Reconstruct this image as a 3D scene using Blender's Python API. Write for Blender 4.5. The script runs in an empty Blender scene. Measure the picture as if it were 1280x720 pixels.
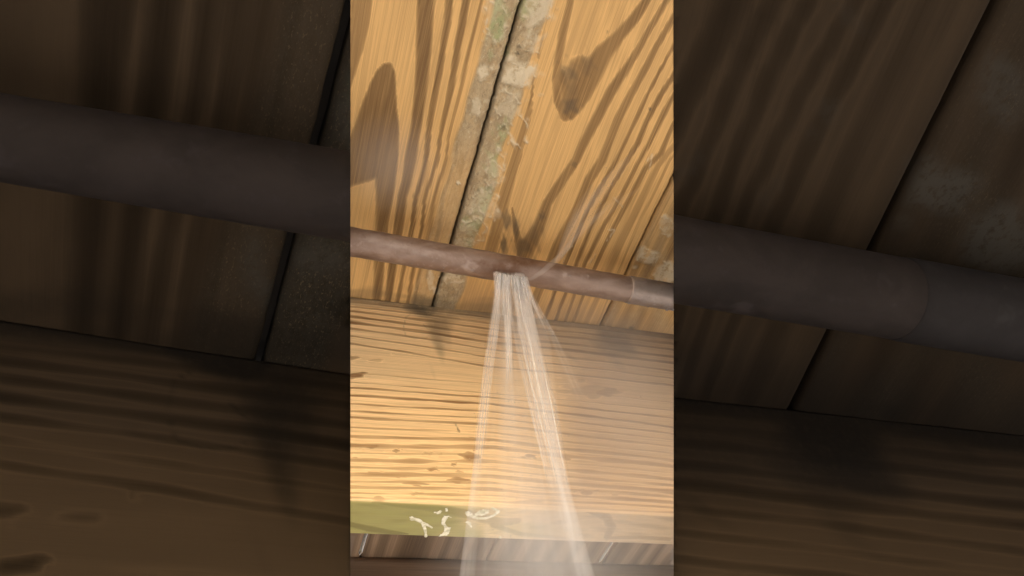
import bpy, bmesh, math, random
import numpy as np
from mathutils import Vector, Matrix
random.seed(4); rng = np.random.default_rng(4)
S = bpy.context.scene
COL = S.collection
R = math.radians

# ------------------------------------------------------------------ camera
F = 991.0                                    # focal length in photo pixels (1280 wide)
d1 = np.array([-423., -1146., -F]); d2 = np.array([3501., -436., -F])
AY = d1 / np.linalg.norm(d1); AX = d2 - AY * (d2 @ AY); AX /= np.linalg.norm(AX); AZ = np.cross(AX, AY)
M = np.array([AX, AY, AZ])                   # camera axes -> world axes
CAM = np.array([0., 0., 1.5])
cam_d = bpy.data.cameras.new('camera'); cam = bpy.data.objects.new('camera', cam_d); COL.objects.link(cam)
mw = Matrix([list(M[i]) for i in range(3)]).to_4x4(); mw.translation = Vector(CAM)
cam.matrix_world = mw
cam_d.sensor_width = 36; cam_d.lens = F / 1280 * 36
cam_d.clip_start = 0.01; cam_d.clip_end = 500
S.camera = cam
S.render.resolution_x = 1024; S.render.resolution_y = 576

# ------------------------------------------------------------------ daylight (soft, overcast)
SUN_AZ, SUN_EL = R(206), R(24)
w = bpy.data.worlds.new('World'); S.world = w; w.use_nodes = True
wn = w.node_tree.nodes; wl = w.node_tree.links
sky = wn.new('ShaderNodeTexSky'); sky.sky_type = 'NISHITA'; sky.sun_disc = False
sky.sun_elevation = SUN_EL; sky.sun_rotation = SUN_AZ; sky.air_density = 1.0; sky.dust_density = 6.0; sky.ozone_density = 0.6
bg = wn['Background']; wl.new(sky.outputs[0], bg.inputs[0]); bg.inputs[1].default_value = 0.12
sd = bpy.data.lights.new('sun', 'SUN'); so = bpy.data.objects.new('sun', sd); COL.objects.link(so)
sd.energy = 1.3; sd.angle = R(22); sd.color = (1, .93, .82)
sdir = Vector((math.sin(SUN_AZ) * math.cos(SUN_EL), math.cos(SUN_AZ) * math.cos(SUN_EL), math.sin(SUN_EL)))
so.rotation_euler = sdir.to_track_quat('Z', 'Y').to_euler(); so.location = (0, -3, 4)
S.view_settings.view_transform = 'Standard'; S.view_settings.look = 'None'; S.view_settings.gamma = 1
S.view_settings.exposure = 1.95
S.cycles.max_bounces = 10; S.cycles.diffuse_bounces = 4; S.cycles.transparent_max_bounces = 24
S.cycles.volume_bounces = 4; S.cycles.sample_clamp_indirect = 4
S.cycles.use_denoising = True

# ------------------------------------------------------------------ geometry helpers
def ray(px, py): return M @ np.array([px - 640., 360. - py, -F])
def at_z(px, py, z): r = ray(px, py); return CAM + r * (z / r[2])       # z measured above the camera
def at_y(px, py, y): r = ray(px, py); return CAM + r * (y / r[1])
def at_d(px, py, d): r = ray(px, py); return CAM + r / np.linalg.norm(r) * d
def to_px(P):
    c = (P - CAM) @ M
    zz = np.minimum(c[:, 2], -0.02)
    return 640 - F * c[:, 0] / zz, 360 + F * c[:, 1] / zz
def cut_plane(px):                           # the upright cut between the pale bay and a dimmed side copy
    n = np.cross(ray(px, 0), ray(px, 720)); n /= np.linalg.norm(n)
    if n @ ray(px + 50, 360) < 0: n = -n
    return Vector(CAM), Vector(n)            # n points to the right of the picture
LEFT, RIGHT = cut_plane(438), cut_plane(842)

def link(name, me, mat, parent=None):
    o = bpy.data.objects.new(name, me); COL.objects.link(o)
    if mat: me.materials.append(mat)
    if parent: o.parent = parent
    return o
def from_bm(name, bm, mat, parent=None, smooth=True):
    me = bpy.data.meshes.new(name); bm.normal_update(); bm.to_mesh(me); bm.free()
    me.polygons.foreach_set('use_smooth', [smooth] * len(me.polygons))
    return link(name, me, mat, parent)
def empty(name, loc=(0, 0, 1.5)):
    o = bpy.data.objects.new(name, None); o.empty_display_size = .02; COL.objects.link(o)
    o.location = loc; return o
def keep(o, parent):
    o.parent = parent; o.matrix_parent_inverse = Matrix.Translation(parent.location).inverted(); return o
def tag(o, label=None, cat=None, group=None, kind=None):
    for k, v in (('label', label), ('category', cat), ('group', group), ('kind', kind)):
        if v: o[k] = v
    return o
def clip(bm, plane, side, fill=False):
    co, n = plane
    r = bmesh.ops.bisect_plane(bm, geom=bm.verts[:] + bm.edges[:] + bm.faces[:], plane_co=co, plane_no=n,
                               clear_inner=side > 0, clear_outer=side < 0, dist=1e-7)
    if fill:
        ed = [e for e in r['geom_cut'] if isinstance(e, bmesh.types.BMEdge) and e.is_boundary]
        if ed: bmesh.ops.holes_fill(bm, edges=ed, sides=0)

# ------------------------------------------------------------------ grain, traced as curves on the timber
def sstep(a, b, x):
    t = np.clip((x - a) / (b - a), 0, 1); return t * t * (3 - 2 * t)
_wk = [(rng.uniform(.004, .03), rng.uniform(.01, .09), rng.uniform(0, 6.28)) for _ in range(10)]
def wob(x, y, ax, ay, s):
    r = 0
    for i in range(6):
        a, p = rs[s * 6 + i]; r = r + np.sin(x * ax * a[0] + y * ay * a[1] + p)
    return r / 3
rs = [((rng.uniform(.6, 2.2) * rng.choice([-1, 1]), rng.uniform(.6, 2.2)), rng.uniform(0, 6.28)) for _ in range(240)]
def stroke(x, y, pts, soft=.35, ext=0):
    """1 inside a curve of varying half-width, falling to 0 outside it. pts: (x, y, halfwidth)"""
    out = np.zeros_like(x)
    P = [np.array(p, float) for p in pts]
    if ext:
        end = ext > 0; ext = abs(ext)
        a = P[0] - P[1]; a /= np.hypot(a[0], a[1]); P.insert(0, P[0] + np.array([a[0], a[1], 0]) * ext)
        if end: a = P[-1] - P[-2]; a /= np.hypot(a[0], a[1]); P.append(P[-1] + np.array([a[0], a[1], 0]) * ext)
    for p, q in zip(P[:-1], P[1:]):
        dx, dy = q[0] - p[0], q[1] - p[1]; L2 = dx * dx + dy * dy + 1e-9
        t = np.clip(((x - p[0]) * dx + (y - p[1]) * dy) / L2, 0, 1)
        d = np.hypot(x - p[0] - t * dx, y - p[1] - t * dy); w_ = np.maximum(p[2] + t * (q[2] - p[2]), .05)
        s_ = np.maximum((soft + .02) * w_, .6)
        out = np.maximum(out, 1 - sstep(w_ - s_, w_ + s_, d))
    return out
def poly(x, y, pts, soft=2.):
    """signed inside of a polygon with a soft border"""
    P = np.array(pts, float); n = len(P); inside = np.zeros(x.shape, bool); dm = np.full(x.shape, 1e9)
    for i in range(n):
        (x0, y0), (x1, y1) = P[i], P[(i + 1) % n]
        c = ((y0 > y) != (y1 > y)) & (x < (x1 - x0) * (y - y0) / (y1 - y0 + 1e-12) + x0); inside ^= c
        dx, dy = x1 - x0, y1 - y0; t = np.clip(((x - x0) * dx + (y - y0) * dy) / (dx * dx + dy * dy + 1e-9), 0, 1)
        dm = np.minimum(dm, np.hypot(x - x0 - t * dx, y - y0 - t * dy))
    s = np.where(inside, dm, -dm); return sstep(-soft, soft, s)
def T(o, pts, k=3.6): return [(o[0] + p[0] / k, o[1] + p[1] / k) + tuple(v / k for v in p[2:]) for p in pts]
tA, tB, tC, tD, tE, tF, tG, tH = (438, 0), (642, 0), (438, 190), (642, 190), (438, 370), (642, 370), (438, 520), (642, 520)

def V(**k): return k
CEIL_DARK = [   # (points, strength, softness, extend)
 (T(tA, [(345, -60, 42), (340, 0, 40), (335, 150, 37), (328, 250, 34), (316, 400, 29), (300, 560, 24), (270, 720, 26), (250, 820, 23), (232, 884, 22), (215, 1024, 23), (183, 1244, 17), (170, 1340, 15)]), .95, .35, 300),
 (T(tA, [(452, -30, 18), (447, 0, 17), (438, 100, 16), (418, 200, 14), (398, 330, 17), (384, 400, 16), (352, 600, 13), (340, 720, 11), (312, 830, 11), (292, 884, 12), (279, 1024, 11), (233, 1244, 9), (215, 1340, 9)]), .9, .35, 300),
 (T(tA, [(528, -20, 19), (522, 0, 18), (505, 100, 17), (484, 200, 16), (452, 400, 14), (407, 600, 9), (388, 720, 10), (335, 884, 8), (322, 1024, 8), (277, 1244, 9), (262, 1340, 7)]), .85, .35, 300),
 (T(tA, [(590, 0, 8), (540, 200, 10), (496, 400, 8), (444, 600, 7), (428, 720, 7), (377, 884, 9), (359, 1024, 11), (307, 1244, 9), (290, 1340, 7)]), .7, .5, 300),
 (T(tA, [(482, 640, 10), (470, 720, 9), (418, 884, 10), (398, 1024, 9), (343, 1244, 8)]), .55, .5, 0),
 # second board
 ([(667, 95, .8), (664, 120, 1.5), (660, 140, 3), (652, 170, 4.5), (643, 205, 6.5), (633, 240, 7.5), (624, 273, 8), (615, 305, 8), (611, 320, 8)], .72, .6, 0),
 ([(668, 110, .6), (662, 150, 1.2), (655, 178, 1.5), (650, 205, 1)], .5, .6, 0),
 (T(tB, [(110, 260, 6), (130, 160, 8), (160, 40, 6), (175, -30, 6)]), .45, .7, 0),
 (T(tB, [(262, -80, 18), (256, 0, 18), (222, 150, 20), (205, 250, 19), (190, 350, 18), (196, 450, 20), (232, 525, 22)]), .75, .55, -200),
 (T(tB, [(640, -60, 18), (600, 0, 20), (545, 80, 24), (475, 160, 27), (405, 240, 42), (350, 330, 52), (300, 420, 50), (252, 505, 34)]), .85, .35, -300),
 (T(tB, [(205, 330, 25), (240, 400, 40), (250, 480, 38)]), .8, .7, 0), (T(tB, [(300, 300, 50), (285, 380, 62), (258, 460, 46)]), .78, .5, 0),
 (T(tB, [(720, -50, 12), (690, 0, 13), (600, 150, 15), (525, 280, 17), (445, 400, 24), (382, 520, 24), (312, 650, 22), (282, 720, 20), (232, 794, 20), (150, 914, 22), (110, 1024, 28), (65, 1104, 36), (45, 1154, 34), (20, 1240, 30)]), .85, .4, 300),
 (T(tD, [(-5, 250, 5), (6, 330, 12), (20, 400, 20), (40, 450, 26)]), .8, .6, 0),
 (T(tB, [(760, 20, 14), (700, 110, 14), (640, 210, 15), (590, 310, 18), (530, 420, 18), (470, 540, 20), (430, 640, 19), (398, 720, 20), (335, 814, 21), (285, 934, 20), (238, 1024, 20), (196, 1104, 22), (160, 1190, 22), (120, 1290, 20)]), .8, .35, 300),
 (T(tB, [(780, 90, 6), (710, 220, 7), (650, 330, 9), (600, 430, 9), (560, 520, 10), (512, 620, 9), (462, 720, 10), (392, 834, 9), (332, 944, 8), (292, 1034, 9), (264, 1114, 9), (235, 1180, 8), (190, 1300, 8)]), .85, .4, 300),
 (T(tB, [(770, 240, 9), (715, 345, 12), (660, 430, 13), (602, 540, 12), (560, 640, 12), (508, 724, 11), (440, 834, 9), (382, 944, 9), (342, 1034, 9), (302, 1134, 9), (282, 1190, 9), (240, 1300, 8)]), .85, .35, 300),
 (T(tB, [(760, 360, 8), (715, 435, 9), (680, 500, 14), (612, 640, 10), (552, 744, 9), (505, 834, 10), (452, 934, 10), (400, 1024, 10), (352, 1124, 10), (322, 1184, 9), (285, 1290, 8)]), .75, .45, 300),
 (T(tB, [(770, 480, 9), (715, 562, 10), (662, 690, 12), (590, 760, 12), (545, 844, 14), (492, 944, 12), (450, 1024, 11), (402, 1124, 10), (365, 1204, 9), (330, 1290, 8)]), .75, .45, 300),
 (T(tB, [(790, 560, 12), (715, 660, 14), (650, 744, 15), (600, 844, 17), (542, 964, 22), (484, 1084, 24), (432, 1204, 24), (395, 1290, 20)]), .5, .6, 300),
 (T(tB, [(760, 640, 8), (700, 724, 9), (640, 854, 10), (570, 984, 10), (520, 1104, 9), (480, 1204, 8)]), .45, .6, 200),
]
P_leftbrown = T(tA, [(-900, -200), (115, -200), (100, 0), (88, 110), (60, 220), (25, 330), (-10, 430), (-300, 1000), (-900, 1000)])
P_arch = T(tA, [(150, 283), (185, 280), (200, 320), (206, 400), (212, 500), (224, 600), (216, 720), (200, 840), (172, 1000), (150, 1244), (130, 1400), (90, 1400), (-700, 1400), (-500, 900), (-40, 690), (0, 620), (15, 570), (50, 470), (90, 370), (118, 315)])
P_inner = T(tC, [(-600, 700), (-350, 330), (-60, 185), (20, 150), (70, 135), (112, 120), (114, 200), (112, 340), (106, 560), (95, 720), (-600, 720)])
def ceil_dark(x, y):
    x = x + .6 * wob(x, y, .02, .022, 0) + .18 * wob(x, y, .11, .08, 1)
    d = .9 * poly(x, y, P_leftbrown, 3) * .8
    d = np.maximum(d, .9 * poly(x, y, P_arch, 2.) * (1 - .95 * poly(x, y, P_inner, 4)))
    for p, s, so_, e in CEIL_DARK: d = np.maximum(d, s * stroke(x, y, p, so_, e))
    d = np.maximum(d, .18 + .12 * wob(x, y, .05, .01, 3))
    a_ = (x - 217) / np.maximum(1506 - y, 60) * 1000
    f1 = np.sin(a_ * .9 + 2 * wob(a_, y, .02, .004, 17)) * np.sin(a_ * .23 + 1.3) ; f2 = np.sin(a_ * 2.3 + 2 * wob(a_, y, .03, .006, 18)) * np.sin(a_ * .41 + .4)
    d = d * (1 - .08 * (.5 + .5 * f2) - .08 * (.5 + .5 * f1)) + .07 * (f1 + f2) * (1 - d)
    # regular stripes where nothing was traced (third board, and boards out of view)
    u = x + .4865 * y
    st = .5 + .5 * np.sin(u * .33 + 1.6 * wob(x, y, .006, .006, 4))
    d = np.where(u > 952, .35 + .4 * st * (.6 + .4 * wob(x, y, .03, .02, 5)), d)
    return np.clip(d, 0, 1)
def disc(x, y, cx, cy, rx, ry, soft=.35, warp=.25, s=6):
    q = np.hypot((x - cx) / rx, (y - cy) / ry) * (1 + warp * wob(x, y, 2.2 / rx, 2.2 / ry, s)); return 1 - sstep(1 - soft, 1 + soft, q)
def ceil_mold(x, y):
    g = x + .289 * y - 652                                 # px right of the first joint
    wl_ = 33 + 1.6 * wob(x, y, .07, .05, 7) - .012 * (y - 60)
    m = (1 - sstep(wl_ - 3, wl_ + 2, -g)) * (g < 1) * (1 - .55 * sstep(150, 230, y))
    wr = 34 + 2.0 * wob(x, y, .08, .09, 8) - .012 * y + 2.6 * np.sin(y / 17)
    m = np.maximum(m, (1 - sstep(wr - 2, wr + 2, g)) * (g > -1))
    m = np.maximum(m, .8 * (1 - sstep(-10, 60, 949.5 - .4865 * y - x)) * 0)
    u = x + .4865 * y
    m = np.maximum(m, .45 * sstep(950, 954, u) * (.5 + .5 * wob(x, y, .09, .07, 9)))
    return np.clip(m, 0, 1)
LICHEN = [(tA, 598, 328, 24, 32, .9), (tA, 565, 480, 18, 40, .6), (tA, 640, 30, 35, 60, .25), (tB, 15, 330, 85, 55, .95), (tB, 110, 45, 58, 62, .75), (tB, 85, 190, 38, 50, .5),
          (tB, -30, 470, 55, 60, .45), (tC, 485, 138, 9, 9, .9), (tC, 600, 240, 60, 70, .4), (tC, 520, 370, 50, 50, .5), (tC, 645, 100, 35, 60, .4), (tC, 455, 570, 45, 22, .75), (tC, 360, 575, 12, 40, .6),
          (tC, 385, 620, 14, 20, .8), (tD, 600, 470, 50, 32, .75), (tD, 690, 540, 40, 40, .8), (tD, 690, 330, 30, 40, .45), (tD, 650, 560, 20, 20, .7)]
def ceil_lich(x, y):
    m = np.zeros_like(x)
    for i, (t, a, b, rx, ry, s) in enumerate(LICHEN): m = np.maximum(m, s * disc(x, y, t[0] + a / 3.6, t[1] + b / 3.6, rx / 3.6, ry / 3.6, .3, .3, 10 + i % 5))
    for i, (t, a, b, rx, ry) in enumerate(GREENP + [q_[:5] for q_ in LICHEN if q_[5] > .35]):
        cx, cy = t[0] + a / 3.6, t[1] + b / 3.6; q = np.hypot((x - cx) / (rx / 3.6), (y - cy) / (ry / 3.6)) * (1 + .2 * wob(x, y, .3, .3, 26 + i % 6)) * 1.05
        m = np.maximum(m, .85 * np.exp(-((q - 1) / .13) ** 2) * sstep(-.6, .5, wob(x, y, .22, .2, 30 + i % 5)))
    for p in ([(450, 205, 2), (490, 245, 3)], [(430, 350, 3), (455, 350, 3), (420, 400, 2)], [(600, 40, 3), (625, 10, 3), (610, 80, 2)], [(265, 420, 3), (215, 470, 4)], [(370, 460, 3), (340, 500, 3)]):
        m = np.maximum(m, .5 * stroke(x, y, T(tD, p), .7))
    return m
GREENP = [(tA, 655, 90, 45, 110), (tA, 690, 620, 30, 60), (tB, 25, 590, 40, 70), (tC, 620, 230, 45, 60), (tC, 560, 350, 50, 60), (tC, 625, 165, 15, 18), (tB, 60, 20, 40, 60), (tC, 660, 60, 35, 60)]
def ceil_green(x, y):
    m = np.zeros_like(x)
    for i, (t, a, b, rx, ry) in enumerate(GREENP): m = np.maximum(m, disc(x, y, t[0] + a / 3.6, t[1] + b / 3.6, rx / 3.6, ry / 3.6, .6, .35, 15 + i % 4))
    return m
CDIRT = [(tB, 248, 330, 36, 36, .55), (tB, 255, 475, 34, 34, .65), (tB, 330, 285, 26, 44, .35), (tB, 262, 400, 20, 40, .3), (tB, 614, 491, 7, 7, .9), (tB, 18, 240, 10, 8, .8), (tB, 22, 208, 8, 8, .7), (tB, 422, 142, 5, 8, .5),
         (tD, 40, 425, 36, 40, .6), (tD, 10, 340, 14, 50, .65), (tC, 705, 310, 18, 40, .7), (tC, 690, 420, 14, 40, .8), (tD, 272, 55, 12, 12, .45), (tD, 128, 290, 12, 16, .55), (tD, 90, 370, 30, 50, .4), (tA, 535, 440, 6, 6, .5), (tA, 685, 575, 14, 12, .5),
         (tC, 628, 162, 12, 14, .35), (tC, 575, 170, 5, 5, .6), (tC, 330, 690, 90, 45, .7), (tC, 420, 690, 90, 30, .5), (tC, 560, 700, 160, 30, .45), (tC, 60, 640, 160, 25, .4), (tF, 420, 190, 110, 60, .4), (tF, 530, 142, 12, 8, .8)]
def ceil_dirt(x, y):
    m = np.zeros_like(x)
    for i, (t, a, b, rx, ry, s) in enumerate(CDIRT): m = np.maximum(m, s * disc(x, y, t[0] + a / 3.6, t[1] + b / 3.6, rx / 3.6, ry / 3.6, .6, .3, 19 + i % 5))
    g = np.abs(x + .289 * y - 652); m = np.maximum(m, .55 * (1 - sstep(1, 5.5, g)))
    g = np.abs(x + .4865 * y - 949.5); m = np.maximum(m, .5 * (1 - sstep(1, 5, g)))
    return m

# joist face: latewood lines (E-tile y at its left end, at x=640 and at x=1454, halfwidth, strength)
JL = [(8, 75, 165, 5, .5), (25, 100, 190, 4, .7), (45, 125, 215, 4, .75), (66, 150, 240, 4.5, .85), (90, 180, 272, 5, .85), (117, 208, 300, 5.5, .95), (145, 240, 335, 4, .8), (180, 275, 370, 3.5, .75), (215, 318, 402, 4, .85),
      (352, 395, 478, 2.6, .55), (390, 438, 515, 3, .6), (415, 458, 550, 3.6, .85), (450, 487, 592, 4.5, .98), (487, 522, 622, 3.6, .8), (520, 552, 650, 3.6, .7), (548, 580, 680, 5, .75), (592, 616, 712, 4, .6), (632, 650, 742, 6, .75),
      (672, 684, 770, 8, .7), (706, 716, 800, 4, .5), (738, 748, 828, 7, .65), (770, 782, 856, 5, .6), (800, 813, 884, 8, .7), (832, 843, 908, 5, .65), (858, 872, 932, 6, .7), (884, 900, 955, 5, .6), (905, 925, 975, 4, .6)]
JB = [(tE, -5, 280, 45, 12, .6), (tE, 25, 357, 44, 13, .95), (tE, 110, 290, 45, 8, .4), (tE, 545, 640, 25, 6, .6), (tE, 190, 260, 8, 5, .4), (tE, 485, 605, 8, 9, .5), (tG, 100, 138, 38, 8, .8), (tG, 205, 157, 16, 6, .7), (tG, 540, 182, 42, 17, .85), (tG, 565, 148, 14, 8, .6),
      (tG, 372, 240, 26, 7, .85), (tG, 350, 170, 25, 7, .5), (tG, 405, 172, 14, 4, .5), (tG, 110, 257, 45, 7, .6), (tG, 490, 290, 50, 14, .75), (tG, 290, 303, 50, 9, .7), (tG, 230, 272, 22, 6, .6), (tG, 130, 372, 35, 15, .5), (tG, 465, 218, 14, 6, .7),
      (tG, 300, 350, 30, 7, .6), (tG, 490, 250, 20, 6, .5), (tG, 640, 240, 40, 8, .5), (tG, 20, 190, 20, 6, .4), (tG, 545, 102, 28, 5, .5), (tH, 75, 181, 34, 8, .7), (tH, 240, 193, 20, 8, .6), (tH, 330, 345, 34, 13, .7), (tH, 455, 357, 22, 7, .5),
      (tH, 350, 285, 16, 5, .5), (tH, 300, 245, 40, 7, .4), (tH, 460, 265, 30, 6, .35), (tF, 425, 432, 62, 17, .75), (tF, 330, 425, 90, 32, .5), (tF, 235, 430, 50, 12, .45), (tF, 200, 385, 80, 10, .4), (tF, 570, 455, 5, 5, .5), (tH, 35, 292, 40, 7, .5), (tH, 60, 385, 70, 9, .45)]
def joist_dark(x, y):
    X = (x - 438) * 3.6; Yy = (y - 370) * 3.6
    yn = Yy + 2.4 * wob(X, Yy, .004, .004, 11) + .5 * wob(X, Yy, .014, .01, 12) + .3 * wob(X, Yy, .05, .01, 13)
    d = np.full_like(x, .10) + .06 * wob(X, Yy, .003, .06, 14)
    Xc = np.clip(X, -1800, 3400)
    for i, (a, b, c, hw, s) in enumerate(JL):
        # smooth curve through the three heights
        t = Xc / 640.; yy = np.where(Xc < 640, a + (b - a) * t, b + (c - b) * (Xc - 640) / 814.)
        yy = yy + 1.2 * wob(X + i * 57, Yy * 0, .006, 0, 15 + i % 8)
        h = hw * (1 + .25 * wob(X + i * 91, Yy * 0, .015, 0, 16 + i % 6))
        dd = yn - yy
        h = h * (1.15 if i < 16 else 1.35); v = np.where(dd > 0, 1 - sstep(h * .3, h * 1.6, dd), .55 * (1 - sstep(0, h * 3.6, -dd)) + .45 * (1 - sstep(h * .3, h * 1.3, -dd)))
        fade = s * (.86 + .16 * wob(X + i * 31, Yy * 0, .012, 0, 3 + i % 9))
        if i == 9: fade = fade * sstep(40, 90, X)
        d = np.maximum(d, fade * v)
    for i, (t, a, b, rx, ry, s) in enumerate(JB): d = np.maximum(d, s * disc(x, y, t[0] + a / 3.6, t[1] + b / 3.6, rx / 3.6, ry / 3.6, .5, .35, 20 + i % 7))
    sp = sstep(.55, .9, .5 + .5 * wob(X, Yy, .05, .16, 21)) * sstep(560, 700, Yy) * (1 - sstep(700, 1000, X))
    d = np.maximum(d, .22 * sp)
    return np.clip(d, 0, 1)
def joist_dirt_and_band(x, y):
    m = np.zeros_like(x)
    for t, a, b, rx, ry, s in ((tE, 345, 38, 120, 46, 1.), (tE, 395, 110, 45, 120, .6), (tE, 430, 70, 80, 50, .55), (tF, 450, 175, 110, 75, .8), (tF, 300, 160, 240, 80, .45), (tE, 600, 75, 60, 20, .35)):
        m = np.maximum(m, s * disc(x, y, t[0] + a / 3.6, t[1] + b / 3.6, rx / 3.6, ry / 3.6, .7, .3, 22))
    for p, s in (([(240, 140, 2), (250, 95, 2), (290, 70, 3), (340, 75, 2)], .4), ([(330, 130, 3), (350, 150, 2), (365, 140, 2)], .45), ([(470, 570, 1.5), (490, 612, 2.5)], .7), ([(240, 150, 2), (250, 180, 2), (290, 192, 2), (340, 190, 2), (365, 165, 2), (350, 120, 2)], .3)):
        m = np.maximum(m, s * stroke(x, y, T(tE, p), .6))
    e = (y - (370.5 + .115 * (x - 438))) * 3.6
    m = np.maximum(m, .8 * (1 - sstep(4, 60, e)))  # dark band along the top edge, fading downwards
    return m
def under_green(x, y):
    X = (x - 438) * 3.6
    m = .75 - .75 * sstep(380, 760, X + 50 * wob(x, y, .05, .1, 23)) + .1
    m = np.maximum(m, .4 * disc(x, y, 642 + 20 / 3.6, 520 + 510 / 3.6, 60, 10, .6, .2, 5))
    return np.clip(m, 0, 1)
def under_dark(x, y):
    d = .9 * stroke(x, y, T(tG, [(-200, 440, 10), (0, 487, 11), (90, 508, 14), (170, 522, 11), (260, 530, 3)]), .5)
    d = np.maximum(d, .5 * stroke(x, y, T(tG, [(100, 385, 8), (230, 400, 16), (420, 420, 22), (560, 450, 26), (680, 480, 22), (760, 470, 14)]), .6))
    d = np.maximum(d, .55 * stroke(x, y, T(tG, [(640, 490, 14), (760, 530, 12), (900, 545, 8), (1000, 555, 4)]), .6))
    d = np.maximum(d, .6 * stroke(x, y, T(tH, [(320, 425, 6), (420, 455, 22), (440, 500, 22), (420, 545, 16)]), .7))
    d = np.maximum(d, .5 * stroke(x, y, T(tH, [(420, 550, 8), (560, 545, 10), (700, 555, 10)]), .6))
    return np.clip(np.maximum(d, .22 + .14 * wob(x, y, .05, .3, 24)), 0, 1)

# ------------------------------------------------------------------ materials
def nodes(name):
    m = bpy.data.materials.new(name); m.use_nodes = True; n = m.node_tree.nodes; return m, n, m.node_tree.links, n['Principled BSDF']
def mixc(n, l, a, b, fac, mode='MIX'):
    x = n.new('ShaderNodeMix'); x.data_type = 'RGBA'; x.blend_type = mode
    for s, v in ((x.inputs[0], fac), (x.inputs[6], a), (x.inputs[7], b)):
        if hasattr(v, 'is_linked'): l.new(v, s)
        elif isinstance(v, (int, float)): s.default_value = v
        else: s.default_value = (*v, 1)
    return x.outputs[2]
def mth(n, l, op, a, b=0., c=None, clamp=False):
    x = n.new('ShaderNodeMath'); x.operation = op; x.use_clamp = clamp
    for s, v in zip(x.inputs, (a, b, c)):
        if v is None: continue
        if hasattr(v, 'is_linked'): l.new(v, s)
        else: s.default_value = v
    return x.outputs[0]
def ramp(n, l, fac, stops):
    r = n.new('ShaderNodeMapRange'); r.interpolation_type = 'SMOOTHSTEP'; l.new(fac, r.inputs[0])
    for i, v in enumerate(stops): r.inputs[1 + i].default_value = v
    return r.outputs[0]
def noise(n, l, scale, rot=0., s=30., det=4, rough=.6, dist=0.):
    tc = n.new('ShaderNodeTexCoord'); mp = n.new('ShaderNodeMapping'); r0 = n.new('ShaderNodeMapping'); r0.inputs[2].default_value[2] = -rot
    l.new(tc.outputs['Object'], r0.inputs[0]); l.new(r0.outputs[0], mp.inputs[0]); mp.inputs[3].default_value = scale
    t = n.new('ShaderNodeTexNoise'); t.inputs['Scale'].default_value = s; t.inputs['Detail'].default_value = det; t.inputs['Roughness'].default_value = rough; t.inputs['Distortion'].default_value = dist
    l.new(mp.outputs[0], t.inputs[0]); return t.outputs[0]
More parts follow.
